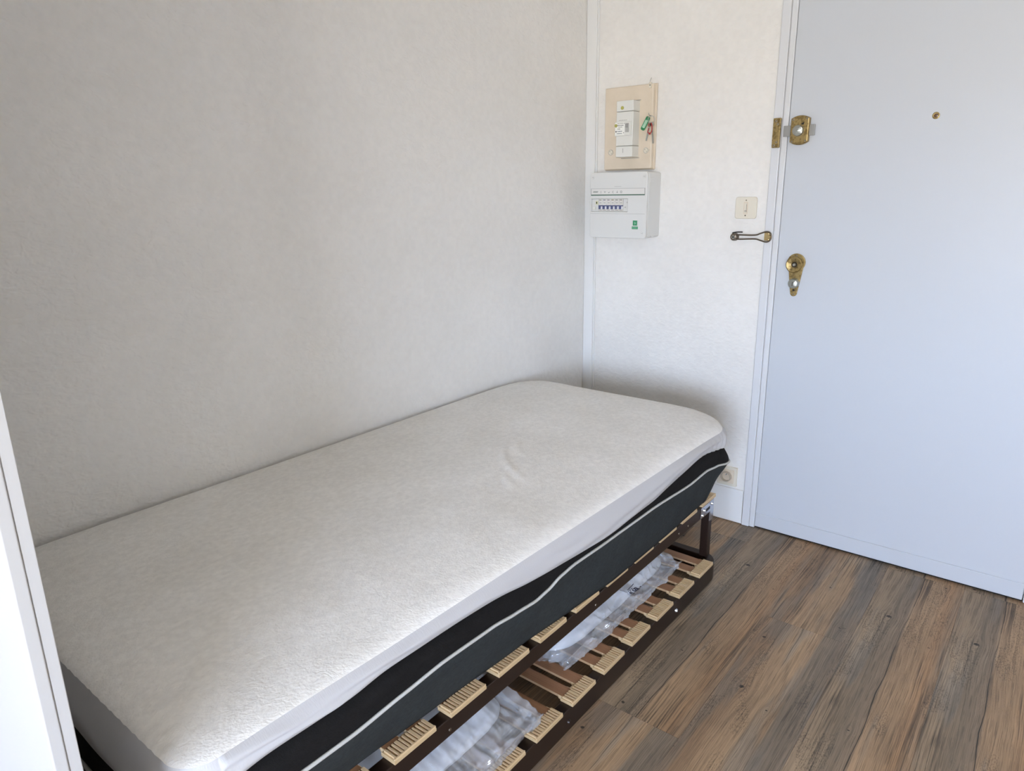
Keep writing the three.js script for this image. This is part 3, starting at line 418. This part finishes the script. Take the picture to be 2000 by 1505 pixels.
// ------------------------------------------------------------------ mattress and its protector
function perimeter(x0, x1, z0, z1, r, d, ns = [240, 80], nc = 44) {           // clockwise seen from above, starting on the front long side
  x0 += d; x1 -= d; z0 += d; z1 -= d; if (x1 < x0) x0 = x1 = (x0 + x1) / 2; if (z1 < z0) z0 = z1 = (z0 + z1) / 2;
  const out = [], q = (k) => Math.max(0, Math.min(Math.max(0.035, r[k] - d * 0.35), (x1 - x0) / 2, (z1 - z0) / 2)), ra = q(0), rb = q(1), rc = q(2), rd = q(3);
  const line = (ax, az, bx_, bz, n, nx, nz, side) => { for (let i = 0; i < n; i++) out.push({ x: lerp(ax, bx_, i / n), z: lerp(az, bz, i / n), nx, nz, side, c: 0 }); };
  const arc = (cx, cz, a0, side, r) => { for (let i = 0; i < nc; i++) { const a = a0 + i / nc * Math.PI / 2; out.push({ x: cx + r * Math.cos(a), z: cz - r * Math.sin(a), nx: Math.cos(a), nz: -Math.sin(a), side, c: Math.sin(i / nc * Math.PI) }); } };
  line(x1, z1 - rd, x1, z0 + ra, ns[0], 1, 0, 'front'); arc(x1 - ra, z0 + ra, 0, 'cornerFarFront', ra);
  line(x1 - ra, z0, x0 + rb, z0, ns[1], 0, -1, 'far'); arc(x0 + rb, z0 + rb, Math.PI / 2, 'cornerFarWall', rb);
  line(x0, z0 + rb, x0, z1 - rc, ns[0], -1, 0, 'wall'); arc(x0 + rc, z1 - rc, Math.PI, 'cornerNearWall', rc);
  line(x0 + rc, z1, x1 - rd, z1, ns[1], 0, 1, 'near'); arc(x1 - rd, z1 - rd, 1.5 * Math.PI, 'cornerNearFront', rd);
  return out;
}
function loft(rings, uvf) {
  const n = rings[0].length, pos = [], uv = [], idx = [];
  let acc = 0;
  rings.forEach((R, j) => { for (let i = 0; i <= n; i++) { const p = R[i % n]; pos.push(p.x, p.y, p.z); const q = uvf(p, i, j); uv.push(q[0], q[1]); } });
  const m = n + 1; for (let j = 0; j + 1 < rings.length; j++) for (let i = 0; i < n; i++) { const a = j * m + i, b = a + 1, c = a + m, d = c + 1; idx.push(a, b, c, b, d, c); }
  const g = new THREE.BufferGeometry(); g.setAttribute('position', new THREE.Float32BufferAttribute(pos, 3)); g.setAttribute('uv', new THREE.Float32BufferAttribute(uv, 2)); g.setIndex(idx);
  g.computeVertexNormals();
  // same normal on both ends of each ring
  const N = g.attributes.normal; for (let j = 0; j < rings.length; j++) { const a = j * m, b = a + n; const v = new THREE.Vector3(N.getX(a) + N.getX(b), N.getY(a) + N.getY(b), N.getZ(a) + N.getZ(b)).normalize(); N.setXYZ(a, v.x, v.y, v.z); N.setXYZ(b, v.x, v.y, v.z); }
  return g;
}
const BED = { x0: 0.012, x1: 0.862, z0: 0.405, z1: 2.262, r: [0.165, 0.09, 0.05, 0.05] };
const pipY = poly([[0.42, 0.44], [0.46, 0.437], [0.5, 0.448], [0.58, 0.462], [0.66, 0.472], [0.77, 0.468], [1.01, 0.481], [1.24, 0.484], [1.38, 0.488], [1.43, 0.484], [1.48, 0.473], [1.52, 0.469], [1.59, 0.475], [1.66, 0.483], [1.8, 0.487], [1.9, 0.482], [2.0, 0.476], [2.25, 0.48]]);
const hemY0 = poly([[0.45, 0.495], [0.58, 0.503], [0.66, 0.519], [0.72, 0.523], [0.86, 0.508], [1.03, 0.492], [1.19, 0.493], [1.38, 0.498], [1.52, 0.512], [1.68, 0.531], [1.84, 0.535], [1.95, 0.541], [2.04, 0.534], [2.17, 0.539], [2.25, 0.532]]);
const hemY = (z) => hemY0(z) + 0.0135;
const terY = poly([[0.4, 0.566], [1.0, 0.572], [1.2, 0.574], [1.74, 0.579], [1.97, 0.582], [2.1, 0.587], [2.26, 0.586]]);
const botX = poly([[0.42, 0.822], [0.6, 0.822], [1.13, 0.824], [1.3, 0.813], [1.5, 0.798], [1.75, 0.784], [1.93, 0.774], [2.25, 0.752]]);
{
  const nap = dataTex(1024, 1024, (u, v) => { const w = pfbm(u * 14, v * 14, 14, 14, 71, 3) * 2; const a = pfbm(u * 150 + w, v * 120 + w * 2, 150, 120, 72, 2), b = pfbm(u * 60 + w, v * 46 + w, 60, 46, 75, 2); return a * 0.6 + b * 0.4; });
  const napTone = dataTex(512, 512, (u, v) => { const n = pfbm(u * 5, v * 5, 5, 5, 77, 4) - 0.5, f = pfbm(u * 120, v * 96, 120, 96, 78, 2) - 0.5; return [231 + n * 14 + f * 16, 228 + n * 15 + f * 16, 223 + n * 17 + f * 16]; }, true);
  const terry = MP({ map: rep(napTone, 0.9), bumpMap: rep(nap, 0.38), bumpScale: 0.00085, roughness: 0.95, sheen: 0.25, sheenRoughness: 0.6, sheenColor: lin(0.9, 0.88, 0.85) });
  const weave = dataTex(512, 512, (u, v) => pfbm(u * 180, v * 60, 180, 60, 81, 3));
  const jersey = M({ color: lin(0.52, 0.51, 0.515), roughness: 0.85, bumpMap: rep(weave, 0.25), bumpScale: 0.0002 });
  const t = thing('mattress_protector', 'off-white terry mattress protector stretched over the dark mattress', 'bed cover');
  const topY = (x, z) => {
    const e = Math.min((x - BED.x0), BED.x1 - x, (z - BED.z0), BED.z1 - z);
    let y = 0.6 + 0.004 * smooth(0.05, 0.3, e) + (fbm(x * 4, z * 4, 91, 3) - 0.5) * 0.006 + (fbm(x * 11, z * 9, 94, 2) - 0.5) * 0.0025;
    // two short creases where the cover was folded
    const rd = (cx, cz, a, L, s, h) => { const dx = x - cx, dz = z - cz, p = dx * Math.cos(a) + dz * Math.sin(a), q = -dx * Math.sin(a) + dz * Math.cos(a) + 0.25 * p * p / L; return h * gauss(q, s) * smooth(L, L * 0.3, Math.abs(p)); };
    y += rd(0.53, 1.21, 0.72, 0.17, 0.009, 0.0042) + rd(0.5, 1.12, 0.8, 0.08, 0.008, 0.0034) + rd(0.46, 0.89, 0.75, 0.05, 0.008, 0.0024) + rd(0.62, 1.31, 0.6, 0.06, 0.008, 0.0028);
    return y;
  };
  const prof = []; for (let d = 0.425; d > 0.13; d -= 0.0072) prof.push([d, 0]);
  prof.push([0.124, 0.02], [0.11, 0.04], [0.097, 0.065], [0.085, 0.095], [0.074, 0.13], [0.064, 0.17], [0.055, 0.215], [0.047, 0.265], [0.04, 0.32], [0.033, 0.39], [0.027, 0.46], [0.021, 0.55], [0.016, 0.64], [0.011, 0.76], [0.0075, 0.88], [0.005, 1.0]);
  const side = (p) => p.side;
  const smoothRing = (f, w) => { const P = perimeter(BED.x0, BED.x1, BED.z0, BED.z1, BED.r, 0), n = P.length; let a = P.map(f); for (let k = 0; k < 3; k++) a = a.map((_, i) => { let t = 0; for (let j = -w; j <= w; j++) t += a[(i + j + n) % n]; return t / (2 * w + 1); }); return a; };
  const ter0 = (p) => p.side === 'front' || p.side === 'cornerNearFront' ? terY(p.z) : p.side === 'near' || p.side === 'cornerNearWall' ? 0.582 : p.side === 'cornerFarFront' ? 0.562 : p.side === 'wall' ? 0.588 : 0.566;
  const hem0 = (p) => p.side === 'front' || p.side === 'cornerFarFront' ? hemY(p.z) : p.side === 'near' ? lerp(0.468, 0.488, (p.x - BED.x0) / 0.85) : p.side === 'cornerNearFront' ? lerp(0.49, 0.532, clamp((p.nx))) : 0.492;
  const TER = smoothRing(ter0, 9), HEM = smoothRing(hem0, 4);
  // pulled folds around the far front corner, slack ripples along the front
  const fold = (p, h) => { const fc = p.side === 'cornerFarFront' ? 1 : p.side === 'front' ? smooth(0.75, 0.57, p.z) : 0; const ang = Math.atan2(-p.nz, p.nx);
    let o = fc * 0.0075 * (Math.abs(Math.sin(0.5 * (ang * 30 + (p.side === 'front' ? -(p.z - 0.57) * 190 : 0) + h * 5 + 0.8))) - 0.4) * (0.5 + vn(ang * 6 + 3, 1, 7)) * smooth(0, 0.3, h);
    if (p.side === 'front') { o += (fbm(p.z * 3.5 + h * 1.6, h * 1.2, 101, 3) - 0.5) * 0.014 * smooth(0, 0.5, h); o += 0.007 * gauss(h - 0.35 - (p.z - 0.95) * 0.9, 0.12) * smooth(1.7, 1.2, p.z) * smooth(0.55, 0.7, p.z); o += 0.006 * gauss(h - 0.75 - (p.z - 1.05) * 1.1, 0.1) * smooth(1.6, 1.2, p.z); o += 0.005 * gauss(h - 0.5 + (p.z - 2.1) * 4, 0.15) * smooth(1.9, 2.05, p.z); }
    if (p.side === 'near' || p.side === 'cornerNearFront') o += 0.006 * gauss(h - 0.6 - (p.x - 0.6) * 0.9, 0.14) + (fbm(p.x * 5, h, 103, 2) - 0.5) * 0.006 * h; return o; };
  const rings = prof.map(([d, k]) => perimeter(BED.x0, BED.x1, BED.z0, BED.z1, BED.r, d).map((p, i) => { const yt = topY(p.x, p.z); const rim = TER[i]; const pk = p.side === 'near' ? 0.0016 * Math.sin(p.x * 260 + 3 * fbm(p.x * 30, 1, 5)) * k : 0; return { ...p, y: lerp(yt, rim, k) + pk }; }));
  obj('terry_top', loft(rings, (p) => [p.x, p.z + (0.6 - p.y)]), terry, t);
  const sk = []; for (let j = 0; j <= 14; j++) { const h = j / 14; sk.push(perimeter(BED.x0, BED.x1, BED.z0, BED.z1, BED.r, 0.005).map((p, i) => { const a = TER[i], b = HEM[i]; const out = smooth(0, 0.06, h) * (0.011 * Math.sin(Math.min(1, h * 2.2) * Math.PI / 2) - 0.003 * smooth(0.75, 1, h) + fold(p, h)); if (j === 0) return rings[rings.length - 1][i]; return { ...p, x: p.side === 'wall' ? p.x : p.x + p.nx * out, z: p.z + p.nz * out, y: lerp(a - 0.0005, b, h) }; })); }
  // hem turned back under
  sk.push(sk[14].map(p => ({ ...p, x: p.x - p.nx * 0.003, z: p.z - p.nz * 0.003, y: p.y - 0.0012 }))); sk.push(sk[14].map(p => ({ ...p, x: p.x - p.nx * 0.006, z: p.z - p.nz * 0.006, y: p.y + 0.002 })));
  const per = []; { let s = 0; const q = perimeter(BED.x0, BED.x1, BED.z0, BED.z1, BED.r, 0); q.forEach((p, i) => { per.push(s); const n = q[(i + 1) % q.length]; s += Math.hypot(n.x - p.x, n.z - p.z); }); per.push(s); }
  obj('skirt', loft(sk, (p, i) => [per[i], p.y]), jersey, t).userData.label = 'smooth white elastic skirt';
  obj('corner_tag', bx(0.818, 0.828, 0.492, 0.5, 0.452, 0.457, 0.001), jersey, t);
  const spot = M({ color: lin(0.4, 0.24, 0.12), roughness: 0.9 });
  obj('stain', new THREE.SphereGeometry(0.0034, 14, 8).scale(1.3, 0.12, 0.8).translate(0.726, topY(0.726, 1.776) - 0.0006, 1.776), spot, t).userData.label = 'tiny brown stain on the cover';
}
{
  const clothTone = (a) => dataTex(256, 256, (u, v) => { const n = pfbm(u * 8, v * 8, 8, 8, 111, 4) - 0.5, f = pfbm(u * 90, v * 90, 90, 90, 112, 2) - 0.5; return a.map(q => q * (1 + n * 0.16 + f * 0.2)); }, true);
  const clothBump = dataTex(512, 512, (u, v) => pfbm(u * 128, v * 128, 128, 128, 113, 2));
  const topCloth = MP({ specularIntensity: 0.25, map: rep(clothTone([27, 26, 26]), 0.4), roughness: 0.9, bumpMap: rep(clothBump, 0.2), bumpScale: 0.0004 });
  const sideCloth = MP({ specularIntensity: 0.25, map: rep(clothTone([53, 57, 58]), 0.4), roughness: 0.9, bumpMap: rep(clothBump, 0.2), bumpScale: 0.0004 });
  const t = thing('mattress', 'dark grey mattress with light piping on the upper slatted frame', 'mattress');
  const P = perimeter(BED.x0, BED.x1, BED.z0, BED.z1, BED.r, 0);
  const py = (p) => p.side === 'front' || p.side === 'cornerFarFront' ? pipY(p.z) : p.side === 'far' ? 0.445 : p.side === 'near' || p.side === 'cornerNearFront' ? lerp(0.4, 0.478, p.side === 'near' ? 0 : 1 - (p.nz)) : 0.478;
  const ear = (p) => p.side === 'cornerFarFront' ? 0.03 * Math.pow(p.c, 1.5) : 0;
  const wob = (p, h) => p.side === 'front' ? (fbm(p.z * 5 + h * 2, h * 2, 121, 3) - 0.5) * 0.012 : 0;
  const ring = (f) => P.map((p) => { const [d, y] = f(p); const dd = p.side === 'wall' || p.side === 'cornerFarWall' || p.side === 'cornerNearWall' ? Math.max(d, 0.001) : d; return { ...p, x: p.x - p.nx * dd, z: p.z - p.nz * dd, y }; });
  const up = []; for (let j = 0; j <= 9; j++) { const h = j / 9; up.push(ring(p => [lerp(0.03, 0.002, smooth(0, 0.5, h)) - 0.004 * Math.sin(h * Math.PI) - ear(p) * smooth(0.3, 1, h) - wob(p, h) * Math.sin(h * Math.PI) * 0.7, lerp(p.side === 'cornerFarFront' ? 0.53 : 0.56, py(p), h)])); }
  const uvp = (p) => [p.side === 'front' || p.side === 'wall' ? p.z : p.x, p.y];
  obj('top_panel', loft(up, uvp), topCloth, t).userData.label = 'black upper fabric of the mattress';
  const lowD = (p) => p.side === 'front' ? BED.x1 - botX(p.z) : p.side === 'cornerFarFront' ? 0.036 : 0.04;
  const lowYf = (p) => p.side === 'front' ? lerp(0.322, 0.3148, smooth(0.55, 0.85, p.z)) : p.side === 'cornerFarFront' ? 0.326 : 0.318;
  const sd = []; for (let j = 0; j <= 12; j++) { const h = j / 12; sd.push(ring(p => [0.002 - ear(p) * (1 - smooth(0, 0.55, h)) + lowD(p) * Math.pow(h, 1.35) - wob(p, h + 3) * Math.sin(h * Math.PI) * (0.4 + 0.9 * smooth(1.2, 1.9, p.z)), lerp(py(p), lowYf(p), h)])); }
  sd.push(ring(p => [lowD(p) + 0.02, lowYf(p) - 0.0003])); for (const d of [0.12, 0.2, 0.3, 0.42]) sd.push(perimeter(BED.x0, BED.x1, BED.z0, BED.z1, BED.r, d).map(p => ({ ...p, y: 0.3145 })));
  obj('side_border', loft(sd, uvp), sideCloth, t);
  const pc = P.filter((p, i) => i % 2 === 0).map(p => [p.x + p.nx * (0.0005 + ear(p)) * (p.side === 'wall' ? 0 : 1), py(p) + 0.0006, p.z + p.nz * (0.0005 + ear(p))]);
  obj('piping', tube(pc, 0.0034, pc.length * 2, true, 8), M({ color: lin(0.5, 0.5, 0.48), roughness: 0.8 }), t).userData.label = 'light grey piping';
}

// ------------------------------------------------------------------ bags of bedding lying on the lower slats
{
  const film = MP({ color: lin(0.9, 0.92, 0.95), transmission: 0.76, roughness: 0.1, thickness: 0, ior: 1.5, side: THREE.DoubleSide });
  const fillTone = dataTex(256, 256, (u, v) => { const n = pfbm(u * 6, v * 6, 6, 6, 131, 4) - 0.5; return [228 + n * 20, 230 + n * 20, 234 + n * 20]; }, true);
  const fillMat = M({ map: rep(fillTone, 0.4), roughness: 0.9 });
  const BASE = 0.0945;
  // closed cushion-like skin; wr = wrinkle height
  function skin(o) {
    const nA = o.na, nT = o.nt, pos = [], uv = [], idx = [];
    for (let j = 0; j <= nT; j++) for (let i = 0; i <= nA; i++) {
      const t = j / nT, a = (i % nA) / nA * Math.PI * 2; const p = o.f(t, a); pos.push(p[0], p[1], p[2]); uv.push(p[2], a * 0.06);
    }
    const m = nA + 1; for (let j = 0; j < nT; j++) for (let i = 0; i < nA; i++) { const q = j * m + i; idx.push(q, q + m, q + 1, q + 1, q + m, q + m + 1); }
    const g = new THREE.BufferGeometry(); g.setAttribute('position', new THREE.Float32BufferAttribute(pos, 3)); g.setAttribute('uv', new THREE.Float32BufferAttribute(uv, 2)); g.setIndex(idx); g.computeVertexNormals(); return g;
  }
  const ridged = (x, y, s, o = 3) => { let v = 0, a = 0.5; for (let i = 0; i < o; i++) { v += a * Math.pow(1 - Math.abs(2 * vn(x, y, s + i * 3) - 1), 2.2); x *= 2.1; y *= 2.1; a *= 0.5; } return v; };
  const cush = (o, infl) => (t, a) => {
    const end = Math.pow(Math.max(0, 1 - Math.pow(Math.abs(2 * t - 1), o.endPow)), 1 / 2.2), flat = o.endFlat ?? 0;
    const z = lerp(o.z0, o.z1, t); const ca = Math.cos(a), sa = Math.sin(a); const e = 0.75;
    let sx = Math.sign(ca) * Math.pow(Math.abs(ca), e), sy = Math.sign(sa) * Math.pow(Math.abs(sa), e);
    const w = o.w * (flat + (1 - flat) * end), h = o.h * end + 0.002;
    const cx = o.cx + (o.lean ?? 0) * (t - 0.5);
    let wr = o.wr * ((ridged(z * o.fz + sx * 1.5, a * 1.6 + z * 4, o.s) - o.mid)) + o.wr * 0.5 * (ridged(z * o.fz * 3, a * 4 + z * 9, o.s + 5) - o.mid);
    // drape: flat apron of empty film on the front side
    let x = cx + sx * w * (1 + infl), y = BASE + h * (0.5 + 0.5 * sy) * (1 + infl);
    if (o.apron && sx > 0) { const k = smooth(0.35, 1, sx); x += o.apron * k; y = lerp(y, BASE + 0.008 + 0.5 * h * (0.5 + 0.5 * sy), k * 0.9); }
    x += wr * sx * 0.8; y += wr * (sy > -0.2 ? 1 : 0.1); const zj = (Math.abs(2 * t - 1) > 0.9) ? wr * 2.2 : 0;
    return [x, Math.max(BASE, y), z + zj];
  };
  const b1 = { z0: 0.615, z1: 1.245, w: 0.13, h: 0.072, cx: 0.628, s: 141, fz: 12, wr: 0.026, mid: 0.05, endPow: 9, endFlat: 0.85, apron: 0.022 };
  const f1 = { z0: 0.64, z1: 1.225, w: 0.118, h: 0.066, cx: 0.628, s: 147, fz: 6, wr: 0.006, mid: 0.5, endPow: 8, endFlat: 0.5 };
  const b2 = { z0: 1.44, z1: 2.1, w: 0.235, h: 0.086, cx: 0.54, s: 151, fz: 11, wr: 0.026, mid: 0.05, endPow: 14, endFlat: 0.92, apron: 0.055 };
  const f2 = { z0: 1.475, z1: 2.06, w: 0.222, h: 0.078, cx: 0.545, s: 157, fz: 5, wr: 0.008, mid: 0.5, endPow: 8, endFlat: 0.5 };
  const t1 = thing('bag_of_bedding', 'slim clear plastic bag with a dark print, lying on the lower slats near the door', 'plastic bag');
  obj('white_filling', skin({ na: 48, nt: 90, f: cush(f1, 0) }), fillMat, t1); const w1 = obj('plastic_film', skin({ na: 110, nt: 200, f: cush(b1, 0) }), film, t1);
  const t2 = thing('bag_of_bedding', 'larger clear plastic bag of white bedding nearest the camera', 'plastic bag');
  obj('white_filling', skin({ na: 48, nt: 90, f: cush(f2, 0) }), fillMat, t2); obj('plastic_film', skin({ na: 110, nt: 200, f: cush(b2, 0) }), film, t2);
  // dark print on the slim bag: patch that follows the film
  {
    const F = cush(b1, 0), nT = 16, nA = 10, pos = [], uv = [], idx = []; const T0 = 0.405, T1 = 0.5, A0 = 0.50, A1 = 0.86;
    for (let j = 0; j <= nT; j++) for (let i = 0; i <= nA; i++) { const p = F(lerp(T0, T1, j / nT), lerp(A0, A1, i / nA)); pos.push(p[0] + 0.0008, p[1] + 0.0022, p[2]); uv.push(1 - j / nT, i / nA); }
    for (let j = 0; j < nT; j++) for (let i = 0; i < nA; i++) { const q = j * (nA + 1) + i, r = q + nA + 1; idx.push(q, r, q + 1, q + 1, r, r + 1); }
    const g = new THREE.BufferGeometry(); g.setAttribute('position', new THREE.Float32BufferAttribute(pos, 3)); g.setAttribute('uv', new THREE.Float32BufferAttribute(uv, 2)); g.setIndex(idx); g.computeVertexNormals();
    const c = document.createElement('canvas'); c.width = 256; c.height = 192; const x = c.getContext('2d'); x.fillStyle = '#000'; x.fillRect(0, 0, 256, 192); x.fillStyle = '#fff'; x.strokeStyle = '#fff'; x.lineWidth = 7;
    x.strokeRect(14, 60, 34, 92); x.fillRect(22, 84, 18, 50); x.font = 'bold 96px sans-serif'; x.fillText('C', 62, 146); x.fillText('B', 140, 146); x.fillRect(222, 126, 18, 20); x.lineWidth = 9; x.beginPath(); x.moveTo(20, 44); x.lineTo(216, 28); x.stroke(); x.beginPath(); x.moveTo(120, 34); x.lineTo(190, 168); x.stroke();
    const at = new THREE.CanvasTexture(c);
    obj('bag_print', g, M({ color: lin(0.03, 0.03, 0.06), roughness: 0.4, alphaMap: at, transparent: true, side: THREE.DoubleSide }), w1).userData.label = 'dark blue lettering printed on the film';
  }
}

// ------------------------------------------------------------------ white panel edge at the foot of the bed, next to the camera
{
  const t = thing('partition_panel', 'white painted panel edge at the foot of the bed, far left', 'partition');
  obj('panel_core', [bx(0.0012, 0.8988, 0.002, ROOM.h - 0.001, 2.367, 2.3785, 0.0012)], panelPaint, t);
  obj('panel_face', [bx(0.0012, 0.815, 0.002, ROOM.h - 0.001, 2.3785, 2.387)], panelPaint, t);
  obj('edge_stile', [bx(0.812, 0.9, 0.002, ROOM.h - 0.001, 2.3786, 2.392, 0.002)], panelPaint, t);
}
renderer.render(scene, camera);
